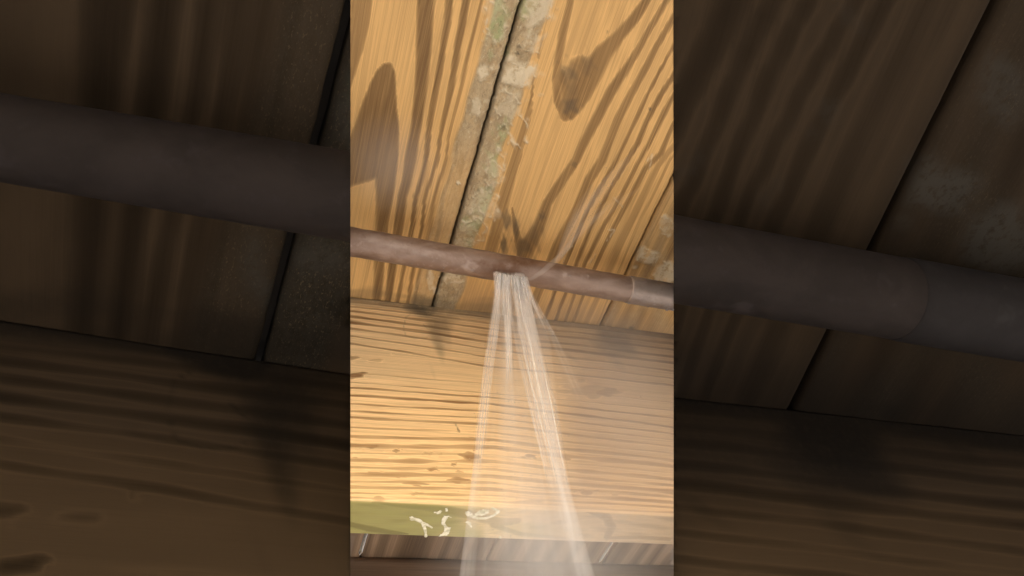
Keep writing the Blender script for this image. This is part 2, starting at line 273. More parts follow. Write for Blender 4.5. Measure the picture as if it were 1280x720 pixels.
def wood(name, light, dark, late, rot=0., dirtc=(.09, .07, .045), rough=.62, fib=.5, bump=.5, spec=.35, streak=.42):
    """light earlywood, dark latewood, per-vertex grain fields plus fibres along the grain (x axis turned by rot)"""
    m, n, l, p = nodes(name)
    def at(a):
        x = n.new('ShaderNodeAttribute'); x.attribute_name = a; return x.outputs['Fac']
    fine = noise(n, l, (.22, 12, 12), rot, 55, 4, .65)
    fib2 = noise(n, l, (.5, 26, 26), rot, 80, 3, .6)
    blot = noise(n, l, (.6, 2.5, 2.5), rot, 9, 3, .55)
    patch = noise(n, l, (1, 1, 1), rot, 130, 5, .7)
    dk = mth(n, l, 'ADD', at('dark'), mth(n, l, 'MULTIPLY', mth(n, l, 'SUBTRACT', fine, .5), fib), clamp=True)
    dk = mth(n, l, 'ADD', dk, mth(n, l, 'MULTIPLY', mth(n, l, 'SUBTRACT', blot, .5), .35), clamp=True)
    pale = tuple(min(1, v * 1.16) for v in light)
    cr = n.new('ShaderNodeValToRGB'); e_ = cr.color_ramp.elements
    e_[0].position = 0; e_[0].color = (*[v * .93 for v in light], 1); e_[1].position = 1; e_[1].color = (*dark, 1)
    for ps, cc in ((.14, light), (.24, pale), (.42, [a_ * .6 + b_ * .4 for a_, b_ in zip(light, dark)]), (.7, [a_ * .22 + b_ * .78 for a_, b_ in zip(light, dark)])):
        q_ = e_.new(ps); q_.color = (*cc, 1)
    l.new(dk, cr.inputs[0]); c = cr.outputs[0]
    st1 = noise(n, l, (.10, 5, 5), rot, 60, 3, .6); st2 = noise(n, l, (.12, 22, 22), rot, 60, 3, .7)
    c = mixc(n, l, c, tuple(v * .62 for v in light), mth(n, l, 'MULTIPLY', ramp(n, l, st1, (.5, .72, 0, 1)), streak))
    c = mixc(n, l, c, pale, mth(n, l, 'MULTIPLY', ramp(n, l, st2, (.5, .7, 0, 1)), streak * .8))
    st3 = noise(n, l, (.08, 40, 40), rot, 50, 2, .6); c = mixc(n, l, c, tuple(v * .45 for v in light), mth(n, l, 'MULTIPLY', ramp(n, l, st3, (.5, .66, 0, 1)), streak * .7))
    c = mixc(n, l, c, late, mth(n, l, 'MULTIPLY', ramp(n, l, dk, (.72, 1.0, 0, 1)), .55))
    c = mixc(n, l, c, tuple(v * .72 for v in light), mth(n, l, 'MULTIPLY', ramp(n, l, fib2, (.5, .75, 0, 1)), .28))
    # weathered, mouldy edge: grey-olive with pale scurf
    mo = mth(n, l, 'MULTIPLY', at('mold'), ramp(n, l, patch, (.25, .5, .72, 1)))
    mc = mixc(n, l, (.44, .34, .20), (.32, .24, .135), ramp(n, l, noise(n, l, (1, 2.2, 2.2), rot, 75, 6, .72), (.42, .62, 0, 1)))
    mc = mixc(n, l, mc, (.50, .43, .28), ramp(n, l, noise(n, l, (1, 1.4, 1.4), rot, 190, 4, .7), (.56, .68, 0, .8)))
    mc = mixc(n, l, mc, (.33, .36, .17), mth(n, l, 'MULTIPLY', at('green'), ramp(n, l, patch, (.35, .6, .25, .9))))
    spk = noise(n, l, (.7, 1.5, 1.5), rot, 420, 3, .75)
    mc = mixc(n, l, mc, (.13, .10, .06), mth(n, l, 'MULTIPLY', ramp(n, l, spk, (.56, .68, 0, 1)), .5)); mc = mixc(n, l, mc, (.62, .54, .38), mth(n, l, 'MULTIPLY', ramp(n, l, spk, (.42, .32, 0, 1)), .55))
    c = mixc(n, l, c, mc, mo)
    c = mixc(n, l, c, (.66, .57, .40), mth(n, l, 'MULTIPLY', at('lich'), ramp(n, l, patch, (.36, .52, .25, 1))))
    gr = mth(n, l, 'MULTIPLY', at('tint'), 1.)
    c = mixc(n, l, c, (.31, .31, .085), gr)
    c = mixc(n, l, c, mixc(n, l, c, (.17, .13, .05), .75), mth(n, l, 'MULTIPLY', gr, at('dark')))
    dr = mth(n, l, 'MULTIPLY', at('dirt'), ramp(n, l, patch, (.2, .6, .75, 1)))
    c = mixc(n, l, c, dirtc, dr)
    c = mixc(n, l, c, (.30, .25, .20), mth(n, l, 'MULTIPLY', at('wet_shade'), .30)); c = mixc(n, l, c, mixc(n, l, c, (.66, .62, .62), 1., 'MULTIPLY'), at('wet_shade'))
    l.new(c, p.inputs['Base Color'])
    rr = mth(n, l, 'SUBTRACT', mth(n, l, 'ADD', rough - .1, mth(n, l, 'MULTIPLY', fine, .25)), mth(n, l, 'MULTIPLY', at('wet_shade'), .22)); l.new(rr, p.inputs['Roughness'])
    p.inputs['Specular IOR Level'].default_value = spec
    h = mth(n, l, 'ADD', mth(n, l, 'MULTIPLY', dk, .9), mth(n, l, 'MULTIPLY', fib2, .35))
    h = mth(n, l, 'ADD', h, mth(n, l, 'MULTIPLY', mth(n, l, 'MULTIPLY', patch, mth(n, l, 'ADD', at('mold'), at('lich'))), 3.2))
    b = n.new('ShaderNodeBump'); b.inputs['Strength'].default_value = bump; b.inputs['Distance'].default_value = .0012
    l.new(h, b.inputs['Height']); l.new(b.outputs[0], p.inputs['Normal'])
    return m
HALF = math.pi / 2
MAT_CEIL = wood('pine_plank', (.62, .385, .15), (.175, .096, .034), (.12, .065, .024), HALF)
MAT_JOIST = wood('pine_joist', (.84, .60, .32), (.27, .145, .055), (.21, .105, .038), 0., bump=.6, fib=.22, streak=.5)
MAT_FAR = wood('shaded_pine', (.28, .19, .12), (.15, .10, .06), (.1, .065, .04), HALF)  # darker copy of the pine, shade beyond the joist put into its colour
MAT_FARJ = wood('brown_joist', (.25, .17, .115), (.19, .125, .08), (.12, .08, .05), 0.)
DL, DD = (.0385, .0262, .0150), (.0125, .0080, .0040)  # side bay wood, dimmed in the colour itself
AL, AR = None, None

def flat(name, col, rough=.6, metal=0., var=None, vs=40., bump=0., alpha=None):
    m, n, l, p = nodes(name); p.inputs['Base Color'].default_value = (*col, 1); p.inputs['Roughness'].default_value = rough; p.inputs['Metallic'].default_value = metal
    if var:
        t = noise(n, l, (1, 1, 1), 0, vs, 5, .62, .4); l.new(mixc(n, l, col, var, ramp(n, l, t, (.38, .64, 0, 1))), p.inputs['Base Color'])
        if bump:
            b = n.new('ShaderNodeBump'); b.inputs['Strength'].default_value = bump; b.inputs['Distance'].default_value = .001; l.new(t, b.inputs['Height']); l.new(b.outputs[0], p.inputs['Normal'])
    return m

def set_fields(o, fields):
    me = o.data; n = len(me.vertices); co = np.empty(n * 3); me.vertices.foreach_get('co', co); co = co.reshape(-1, 3)
    for k in ('dark', 'mold', 'lich', 'green', 'tint', 'dirt', 'wet_shade'):
        a = me.attributes.new(k, 'FLOAT', 'POINT'); v = fields(k, co); a.data.foreach_set('value', np.asarray(v, np.float32))
def ceil_wet(x, y): return .5 * sstep(560, 600, x) * sstep(352, 385, y - .17 * (x - 640)) * (x < 900)
def ceil_fields(k, co, mp=None):
    x, y = to_px(co)
    if mp: x, y = mp(x, y)
    return {'dark': ceil_dark, 'mold': ceil_mold, 'lich': ceil_lich, 'green': ceil_green, 'dirt': ceil_dirt, 'wet_shade': ceil_wet}.get(k, lambda a, b: a * 0)(x, y)
def to_center(x, y): return 438 + x / 3.168, 360 + (y - 360) / 3.168

# ------------------------------------------------------------------ setting out
H = .445; ZC = 1.5 + H                        # underside of the planks
JY, JB_Z, JT = .9286 * H, 1.5 + .6509 * .9286 * H, .0386
J2Y = 1.775 * H
THK = .026

def plank(name, xs, ys, mat, parent, clips, rad=.0028, rot=0., org=(0., 0.), fields=ceil_fields, smooth=True):
    """board: fine sheet of its underside with eased edges, its rim and top extruded upwards"""
    bm = bmesh.new(); X0, X1 = xs[0], xs[-1]; c, s = math.cos(rot), math.sin(rot)
    g = []
    for yv in ys:
        row = []
        for xv in xs:
            d = min(xv - X0, X1 - xv); dz = rad - math.sqrt(max(rad * rad - (rad - d) ** 2, 0)) if d < rad else 0
            dz += .0006 * math.sin(xv * 31 + yv * 3)
            if d < .0015: xv = xv + (1 - d / .0015) * .00022 * (wob(yv * 1000, 0., .09, 0, 2) + 1.2 * wob(yv * 1000, 0., .5, 0, 8)) * (1 if xv > X0 + .01 else .7)
            row.append(bm.verts.new((org[0] + c * xv - s * yv, org[1] + s * xv + c * yv, ZC + dz)))
        g.append(row)
    for i in range(len(ys) - 1):
        for j in range(len(xs) - 1): bm.faces.new((g[i][j], g[i + 1][j], g[i + 1][j + 1], g[i][j + 1]))
    for pl, sd in clips: clip(bm, pl, sd)
    if not bm.verts: bm.free(); return None
    be = [e for e in bm.edges if e.is_boundary]
    r = bmesh.ops.extrude_edge_only(bm, edges=be)
    nv = [v for v in r['geom'] if isinstance(v, bmesh.types.BMVert)]
    for v in nv: v.co.z = ZC + THK
    ne = [e for e in r['geom'] if isinstance(e, bmesh.types.BMEdge)]
    bmesh.ops.holes_fill(bm, edges=[e for e in ne if e.is_boundary], sides=0)
    bmesh.ops.recalc_face_normals(bm, faces=bm.faces[:])
    o = from_bm(name, bm, mat, None, True)
    me = o.data; me.polygons.foreach_set('use_smooth', [abs(p.normal.z) > .15 or len(p.vertices) < 5 and p.area < 4e-6 for p in me.polygons])
    set_fields(o, fields); keep(o, parent)
    if abs(rot) < 1e-6 and fields is ceil_fields:
        n_ = len(me.vertices); co = np.empty(n_ * 3); me.vertices.foreach_get('co', co); co = co.reshape(-1, 3); v = [np.empty(n_, np.float32) for _ in range(3)]
        for a_, k_ in zip(v, ('lich', 'mold', 'dark')): me.attributes[k_].data.foreach_get('value', a_)
        x, y = to_px(co); lowf = co[:, 2] < ZC + .004
        co[:, 2] -= lowf * (.0007 * v[0] + .0005 * v[1] * (.5 + .5 * wob(x, y, .6, .6, 33)) + .00025 * v[2]); me.vertices.foreach_set('co', co.ravel())
    return o
def seg(a, b, fine_a, fine_b, df, dc):
    v = list(np.arange(a, fine_a, dc)) if a < fine_a else []
    v += list(np.arange(max(a, fine_a), min(b, fine_b), df)); v += list(np.arange(min(b, max(fine_b, a)), b, dc)) if fine_b < b else []
    v = [q for q in v if q < b - 1e-4] + [b]; return v
def edges(a, b, df, r=.0035):
    return [a, a + r * .12, a + r * .35, a + r * .7] + list(np.linspace(a + r, b - r, max(3, int((b - a) / df)))) + [b - r * .7, b - r * .35, b - r * .12, b]

# pale planks over the middle bay
ceil = empty('plank_ceiling', (.15, .2, ZC)); tag(ceil, kind='structure')
G1, G2, PIT = .2448 * H, .5621 * H, (.5621 - .2448) * H
YE = 1.3
YB = .9286 * H + .019
pl_y = seg(.03, YB, .10, YB, .0011, .012)
gap = .0013
both = [(LEFT, 1), (RIGHT, -1)]
def far_fields(k, co):
    x, y = to_px(co); u = co[:, 0] * 2000
    return .5 + .45 * np.sin(u * .12 + 2 * wob(u, co[:, 1] * 300, .02, .006, 4)) if k == 'dark' else x * 0
for k in range(-2, 3):
    a = G1 + k * PIT + gap / 2; b = G1 + (k + 1) * PIT - gap / 2
    plank('plank', edges(a, b, .0011, .0028), pl_y, MAT_CEIL, ceil, both, .0028)
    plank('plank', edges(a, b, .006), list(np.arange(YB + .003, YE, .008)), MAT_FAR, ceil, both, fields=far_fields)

# ---- joists: closed profile swept along x
def joist(name, p0, p1, top, bot, thk, mat, parent, clips, nx, fn, df=.0013, jr=.003):
    """p0,p1: world xy of the front face line"""
    p0 = np.array(p0); p1 = np.array(p1); d = (p1 - p0); L = np.linalg.norm(d); d /= L; nrm = np.array([-d[1], d[0]])
    prof = []                                  # (depth, z)
    nz = max(4, int((top - bot) / df))
    for z in np.linspace(top, bot + jr, nz): prof.append((0, z))
    for a in (22, 45, 68): prof.append((jr - jr * math.cos(R(a)), bot + jr - jr * math.sin(R(a))))
    for q in np.linspace(jr, thk - jr, max(3, int(thk / df))): prof.append((q, bot))
    for a in (68, 45, 22): prof.append((thk - jr + jr * math.cos(R(a)), bot + jr - jr * math.sin(R(a))))
    prof += [(thk, bot + jr), (thk, top)]
    bm = bmesh.new(); rows = []
    for t in nx:
        rows.append([bm.verts.new((p0[0] + d[0] * t * L + nrm[0] * q, p0[1] + d[1] * t * L + nrm[1] * q, z)) for q, z in prof])
    n = len(prof)
    for i in range(len(rows) - 1):
        for j in range(n): bm.faces.new((rows[i][j], rows[i + 1][j], rows[i + 1][(j + 1) % n], rows[i][(j + 1) % n]))
    bm.faces.new(rows[0]); bm.faces.new(rows[-1][::-1])
    for pl, sd in clips: clip(bm, pl, sd, True)
    bmesh.ops.recalc_face_normals(bm, faces=bm.faces[:])
    o = from_bm(name, bm, mat, None, True)
    me = o.data; me.polygons.foreach_set('use_smooth', [len(p.vertices) == 4 for p in me.polygons])
    set_fields(o, lambda k, co: fn(k, co, (co[:, :2] - p0) @ nrm)); 
    if parent: keep(o, parent)
    return o
def jf(k, co, dep):
    x, y = to_px(co); under = (co[:, 2] < JB_Z + .0012) & (dep > .0012); under = sstep(.0008, .0022, dep)
    if k == 'dark': return joist_dark(x, y) * (1 - under) + under_dark(x, y) * under
    if k == 'dirt': return joist_dirt_and_band(x, y) * (1 - under)
    if k == 'tint': return under_green(x, y) * under
    if k == 'wet_shade': return np.maximum(.45 * sstep(560, 640, x) * (1 - sstep(400, 470, y)), 1.3 * sstep(650, 770, x + .25 * (y - 500) + 14 * wob(x, y, .03, .03, 25)) * (1 - .3 * sstep(540, 660, y)))  # shade on the right half, put into the colour as darker, greyer wood
    if k == 'lich': return under * .28 * sstep(560, 700, x)
    return x * 0
jt = empty('deck_joist', (.16, JY, JB_Z)); tag(jt, 'pale pine joist with dark grain lines and green treated underside, behind the leaking pipe', 'joist')
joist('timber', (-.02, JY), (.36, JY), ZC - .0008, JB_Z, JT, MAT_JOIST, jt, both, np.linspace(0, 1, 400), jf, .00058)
# far joist, and its plank bay already covered above
j2 = empty('deck_joist', (.3, J2Y, 1.5 + .27)); tag(j2, 'dim brown joist low behind the pale joist, seen beneath its underside', 'joist')
def jf2(k, co, dep):
    x, y = to_px(co)
    return .5 + .3 * wob(x, y, .01, .09, 9) if k == 'dark' else x * 0
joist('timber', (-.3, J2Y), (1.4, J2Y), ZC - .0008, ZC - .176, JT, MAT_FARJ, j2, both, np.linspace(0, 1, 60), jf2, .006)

# crayon scribbles on the joist's green underside
m_cray = flat('cream_crayon', (.90, .86, .68), .8, var=(.6, .56, .36), vs=300)
def ribbon(pts, name, parent, mat, z, k=3.6, o=tG):
    bm = bmesh.new(); P = T(o, pts); W = []
    def bot(px, py): r = ray(px, py); return CAM + r * ((z - 1.5) / r[2])
    Q = []
    for i in range(len(P) - 1):
        for s in range(6):
            t = s / 6; Q.append([P[i][j] + (P[i + 1][j] - P[i][j]) * t for j in range(3)])
    Q.append(list(P[-1]))
    C3 = [bot(q[0] + random.uniform(-.25, .25), q[1] + random.uniform(-.25, .25)) for q in Q]
    prev = None
    for i, c in enumerate(C3):
        a = C3[max(0, i - 1)]; b = C3[min(len(C3) - 1, i + 1)]; t = b - a; t /= np.linalg.norm(t) + 1e-9; nn = np.array([-t[1], t[0], 0])
        hw = Q[i][2] * .00095 * random.uniform(.75, 1.2)
        cur = [bm.verts.new(c + nn * hw), bm.verts.new(c + np.array([0, 0, -.00035])), bm.verts.new(c - nn * hw)]
        if prev:
            bm.faces.new((prev[0], cur[0], cur[1], prev[1])); bm.faces.new((prev[1], cur[1], cur[2], prev[2]))
        prev = cur
    ob = from_bm(name, bm, mat); keep(ob, parent); return ob
ZU = JB_Z - .0002
for pts in ([(272, 452, 3), (280, 463, 7), (300, 466, 6), (320, 478, 4), (345, 490, 4), (368, 503, 3)], [(320, 475, 4), (330, 492, 4), (338, 520, 3), (340, 545, 3)],
            [(432, 448, 6), (420, 470, 6), (417, 485, 4), (430, 500, 4), (428, 520, 4), (418, 535, 5), (400, 538, 4)], [(445, 500, 4), (440, 520, 4), (430, 536, 4)], [(375, 432, 2), (395, 436, 5), (410, 425, 4)], [(430, 412, 3), (434, 428, 3)], [(440, 450, 2), (455, 458, 2)],
            [(522, 428, 3), (530, 440, 8), (545, 450, 6), (575, 460, 5), (610, 460, 5), (640, 450, 5), (662, 435, 5), (665, 428, 4), (650, 420, 4), (635, 412, 4)],
            [(560, 445, 5), (585, 438, 12), (605, 430, 12), (615, 422, 5)], [(520, 475, 4), (535, 482, 4), (545, 500, 2)], [(672, 540, 3), (675, 550, 3)]):
    ribbon(pts, 'crayon_mark', jt, m_cray, ZU)

# nails poking down through the planks beyond the joist
m_nail = flat('bright_nail', (.85, .86, .88), .3, .35)
def cone(bm, p, q, r0, r1, n=12):
    p = Vector(p); q = Vector(q); d = q - p
    r = bmesh.ops.create_cone(bm, cap_ends=True, segments=n, radius1=r0, radius2=r1, depth=d.length)
    mt = Matrix.Translation((p + q) / 2) @ d.to_track_quat('Z', 'Y').to_matrix().to_4x4(); bmesh.ops.transform(bm, matrix=mt, verts=r['verts'])
def nail(tip_px, root_px, y, lab, rr):
    tip = at_y(*tip_px, y); rt = at_y(*root_px, y + .012); d = rt - tip; up = tip + d * ((ZC + .004 - tip[2]) / d[2]); d /= np.linalg.norm(d)
    n_ = empty('nail', tuple(up)); tag(n_, lab, 'nail', 'nails beyond the joist')
    bm = bmesh.new(); cone(bm, up, tip + d * .004, rr, rr); keep(from_bm('shank', bm, m_nail), n_)
    bm = bmesh.new(); cone(bm, tip + d * .004, tip, rr, rr * .12); keep(from_bm('point', bm, m_nail), n_)
nail((449.5, 694), (456.5, 671), .56, 'bright steel nail tip at the left end, beneath the green joist edge', .0013)
nail((749, 702.5), (763, 681), .56, 'bent pale nail tip on the right, beneath the joist beside the spray', .0010)

# ---- side bays: enlarged copies of the middle, dimness put into their colour
def dirang(p, q): return math.atan2(q[1] - p[1], q[0] - p[0])
def bay(side):
    L = side < 0
    g0, g1 = ((436, 15), (342, 383)) if L else ((1249, 0), (994.7, 505))
    a = at_z(*g0, H); b = at_z(*g1, H); ang = dirang(a, b) - HALF          # board direction -> local y
    j0, j1 = ((438, 468), (0, 400)) if L else ((842, 496), (1280, 544))
    q0, q1 = at_z(*j0, H)[:2], at_z(*j1, H)[:2]
    if L: q0, q1 = q1, q0
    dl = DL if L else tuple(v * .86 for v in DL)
    mc = wood('dimmed_plank_' + ('left' if L else 'right'), dl, DD, tuple(v * .8 for v in DD), ang + HALF, dirtc=(.009, .007, .005), streak=.12, fib=.14, bump=.1, rough=.85, spec=.1)
    # the mould colours are dimmed like the boards
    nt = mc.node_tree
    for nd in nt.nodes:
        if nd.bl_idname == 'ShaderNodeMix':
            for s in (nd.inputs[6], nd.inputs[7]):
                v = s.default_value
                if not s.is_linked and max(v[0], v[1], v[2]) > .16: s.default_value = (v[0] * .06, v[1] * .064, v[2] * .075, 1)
    top = empty('plank_ceiling', (a[0], a[1], ZC)); tag(top, kind='structure')
    W = .43; clips = [(LEFT, -1)] if L else [(RIGHT, 1)]
    dv = q1 - q0; nv = Vector((-dv[1], dv[0], 0)).normalized()
    clips.append(((Vector((q0[0], q0[1], ZC)) + nv * .05), nv)); 
    clips[-1] = ((clips[-1][0], clips[-1][1]), -1)
    def ff(k, co):
        acc = 0
        for ox, oy in ((0, 0), (2, 1), (-2, -1), (1, -2), (-1, 2), (3.2, 0), (-3.2, 0)): acc = acc + ceil_fields(k, co, lambda x, y: (lambda p: (p[0] + ox, p[1] + oy))(to_center(x, y)))
        return acc / 7
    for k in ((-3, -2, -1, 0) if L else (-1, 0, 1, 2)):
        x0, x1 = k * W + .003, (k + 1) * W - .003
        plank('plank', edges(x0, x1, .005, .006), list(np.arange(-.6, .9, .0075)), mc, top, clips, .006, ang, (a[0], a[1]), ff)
    e = dv / np.linalg.norm(dv)
    A, B = (q0 - e * .55, q1 + e * .3) if L else (q0 - e * .3, q1 + e * .7)
    mj = wood('dimmed_joist_' + ('left' if L else 'right'), tuple(v * 1.2 for v in dl), DD, tuple(v * .8 for v in DD), math.atan2(dv[1], dv[0]), dirtc=(.009, .007, .005), streak=.12, fib=.14, bump=.1, rough=.85, spec=.1)
    jj = empty('deck_joist', tuple((q0 + q1) / 2) + (ZC - .27,))
    tag(jj, ('wide joist copy, colour dimmed to dark brown, filling the lower left under the thick pipe' if L else 'wide joist copy, colour dimmed to dark brown, filling the lower right under the dimmed coupling'), 'joist', 'dimmed joist copies')
    def fn(k, co, dep):
        x, y = to_px(co); x, y = to_center(x, y)
        if k == 'dark': return sum(joist_dark(x, y + o_) for o_ in (-1.6, -.8, 0, .8, 1.6)) / 5
        if k == 'dirt': return np.clip(joist_dirt_and_band(x, y) * 1.3, 0, 1)
        return x * 0
    joist('timber', A, B, ZC - .0008, ZC - .27, .045, mj, jj, clips[:1], np.linspace(0, 1, 260), fn, .0025)
bay(-1); bay(1)

# ---- added unseen sheet that keeps skylight out of the plank gaps
m_block = flat('light_block_grey', (.05, .045, .04), .9)
bm = bmesh.new(); r = bmesh.ops.create_cube(bm, size=1); bmesh.ops.transform(bm, matrix=Matrix.Translation((.2, .66, ZC + THK + .010)) @ Matrix.Diagonal((4.2, 1.5, .012, 1)), verts=r['verts'])
tag(from_bm('gap_light_block', bm, m_block, smooth=False), kind='structure')
m_gr = flat('grey_concrete', (.47, .445, .42), .9, var=(.40, .375, .35), vs=6, bump=.3)
bm = bmesh.new(); bmesh.ops.create_grid(bm, x_segments=8, y_segments=8, size=150)
tag(from_bm('ground', bm, m_gr, smooth=False), kind='structure')

# ------------------------------------------------------------------ pipes
def copper(name, a, b, c, spot, rough=.42, metal=.35, scale=30., spec=.5):
    m, n, l, p = nodes(name)
    t = noise(n, l, (1, 1.6, 1.6), 0, scale, 5, .62, .6); t2 = noise(n, l, (1, 1, 1), 0, scale * 5, 4, .7)
    col = mixc(n, l, a, b, ramp(n, l, t, (.38, .62, 0, 1))); col = mixc(n, l, col, c, ramp(n, l, t2, (.52, .72, 0, .7)))
    t3 = noise(n, l, (1, 1, 1), 0, scale * 2.2, 3, .6); col = mixc(n, l, col, spot, ramp(n, l, t3, (.62, .72, 0, .6)))
    sa = n.new('ShaderNodeAttribute'); sa.attribute_name = 'stain'; col = mixc(n, l, col, (.125, .062, .032), mth(n, l, 'MULTIPLY', sa.outputs['Fac'], ramp(n, l, t2, (.3, .6, .5, 1)))); sb = n.new('ShaderNodeAttribute'); sb.attribute_name = 'scale'; col = mixc(n, l, col, (.46, .38, .34), mth(n, l, 'MULTIPLY', sb.outputs['Fac'], ramp(n, l, t2, (.35, .55, .2, .8))))
    l.new(col, p.inputs['Base Color']); p.inputs['Metallic'].default_value = metal; p.inputs['Specular IOR Level'].default_value = spec
    l.new(mth(n, l, 'ADD', rough - .1, mth(n, l, 'MULTIPLY', t2, .25)), p.inputs['Roughness'])
    b_ = n.new('ShaderNodeBump'); b_.inputs['Strength'].default_value = .25; b_.inputs['Distance'].default_value = .0006; l.new(t2, b_.inputs['Height']); l.new(b_.outputs[0], p.inputs['Normal'])
    return m
m_cop = copper('brown_copper', (.305, .225, .185), (.22, .15, .115), (.32, .245, .205), (.37, .30, .27))
m_coup = copper('dull_coupling', (.34, .285, .255), (.27, .22, .20), (.38, .33, .31), (.50, .46, .44), .38, .4, 45)
m_dk = copper('dimmed_pipe', (.0180, .0137, .0122), (.0130, .0098, .0086), (.022, .0175, .0175), (.028, .0235, .024), .75, .0, 14, .15)
m_dk2 = copper('dimmed_coupling', (.0125, .0108, .011), (.010, .0084, .0085), (.0155, .014, .0145), (.02, .019, .019), .7, .0, 14, .15)
def pipe(name, a, b, prof, mat, parent, clips=(), n=40, dent=None):
    """prof: (t along a-b, radius) list"""
    a = Vector(a); b = Vector(b); d = b - a; q = d.to_track_quat('Z', 'Y').to_matrix()
    bm = bmesh.new(); rows = []
    for t, r in prof:
        c = a + d * t; row = []
        for i in range(n):
            an = 2 * math.pi * i / n; off = q @ Vector((math.cos(an), math.sin(an), 0)); rr = r
            if dent: rr += dent(c + off * r, c, off)
            row.append(bm.verts.new(c + off * rr))
        rows.append(row)
    for i in range(len(rows) - 1):
        for j in range(n): bm.faces.new((rows[i][j], rows[i][(j + 1) % n], rows[i + 1][(j + 1) % n], rows[i + 1][j]))
    bm.faces.new(rows[0]); bm.faces.new(rows[-1])
    for pl, sd in clips: clip(bm, pl, sd, True)
    bmesh.ops.recalc_face_normals(bm, faces=bm.faces[:])
    o = from_bm(name, bm, mat); o.data.polygons.foreach_set('use_smooth', [len(p.vertices) == 4 for p in o.data.polygons])
    me = o.data; co = np.empty(len(me.vertices) * 3); me.vertices.foreach_get('co', co); x, y = to_px(co.reshape(-1, 3)); st = x * 0; sc = x * 0
    if mat in (m_cop, m_coup):
        for cx, cy, rx, ry, k_ in ((640, 332, 34, 11, .9), (612, 338, 20, 6, .6), (605, 330, 8, 5, .7), (515, 303, 20, 3, .55), (480, 292, 26, 3, .4), (560, 312, 22, 3, .5), (690, 334, 30, 4, .5), (740, 345, 26, 5, .5), (672, 352, 24, 5, .35), (460, 318, 18, 3, .3)): st = np.maximum(st, k_ * disc(x, y, cx, cy, rx, ry, .7, .3, 7))
        st = np.clip(st * 1.1 + .3 * sstep(.3, 1, wob(x, y, .05, .2, 12)), 0, 1)
        for cx, cy, rx, ry, k_ in ((588, 333, 8, 6, .6), (500, 305, 22, 5, .5), (465, 296, 16, 5, .5), (530, 315, 16, 4, .4), (706, 343, 2.5, 2.5, .9), (735, 345, 1.5, 1.5, .9), (800, 358, 10, 6, .4), (822, 366, 9, 6, .5), (758, 352, 14, 4, .3)): sc = np.maximum(sc, k_ * disc(x, y, cx, cy, rx, ry, .5, .3, 9))
        sc = sc * (1 - .7 * disc(x, y, 590, 333, 5, 3.5, .4, .1, 9))
    for nm_, v_ in (('stain', st), ('scale', sc)): me.attributes.new(nm_, 'FLOAT', 'POINT').data.foreach_set('value', np.asarray(v_, np.float32))
    return keep(o, parent)
ZP = .4154
pl0, pr0 = at_z(438, 302, ZP), at_z(842, 371.5, ZP)
dp = pr0 - pl0
wp = empty('water_pipe', tuple((pl0 + pr0) / 2)); tag(wp, 'slim brown copper water pipe spraying from a burst under the pale planks', 'pipe')
leak = at_z(637, 338, ZP)
def dent(P, c, off):
    e = 0.
    q = (np.array(P) - leak); al = q @ (dp / np.linalg.norm(dp))
    f_ = max(0, -off.z * .8 - off.y * .35)
    e += .0011 * math.exp(-(al / .012) ** 2) * f_ ** 2                      # the burst bulges downward
    e += .0001 * math.sin(al * 260) + .00007 * math.sin(al * 610 + off.x * 3)
    return e
def tpx(px): # parameter along the pipe at photo column px
    lo, hi = -1., 2.
    for _ in range(40):
        m_ = (lo + hi) / 2; x, _y = to_px(np.array([pl0 + dp * m_]))
        if x[0] < px: lo = m_
        else: hi = m_
    return lo
tc = tpx(785)
pipe('pipe', pl0, pr0, [(t, .0098) for t in np.linspace(-.25, tc + .06, 420)], m_cop, wp, [(LEFT, 1)], 48, dent)
cp = [(tc - .004, .0098), (tc, .0101), (tc + .006, .0103)] + [(t, .0103) for t in np.linspace(tc + .02, 1.3, 30)]
pipe('coupling', pl0, pr0, cp, m_coup, wp, [(RIGHT, -1)], 48)
# split in the copper: a short dark slot with torn lips
m_slot = flat('dark_split', (.03, .02, .015), .6)
ax = Vector(dp).normalized(); down = Vector((0, -.42, -.9)).normalized(); down = (down - ax * down.dot(ax)).normalized(); sdv = ax.cross(down)
bm = bmesh.new(); vs = []
LK = Vector(leak)
for i in range(17):
    t = (i / 16 - .5); wv = .0011 * math.sqrt(max(0, 1 - (2 * t) ** 2)) + .0001
    c = LK + ax * t * .021
    vs.append([c + down * .0109 + sdv * wv * (1 + .3 * math.sin(i * 2.1)), c + down * .0113 + sdv * wv * 2.0, c + down * .0103])
for i in range(16):
    a_, b_ = vs[i], vs[i + 1]
    V4 = [bm.verts.new(v) for v in (a_[0], b_[0], b_[0] - sdv * 2 * (b_[0] - b_[2]).dot(sdv), a_[0] - sdv * 2 * (a_[0] - a_[2]).dot(sdv))]
    bm.faces.new(V4)
r = bmesh.ops.extrude_face_region(bm, geom=bm.faces[:]); bmesh.ops.translate(bm, vec=down * -.0006, verts=[v for v in r['geom'] if isinstance(v, bmesh.types.BMVert)])
keep(from_bm('split', bm, m_slot), wp)

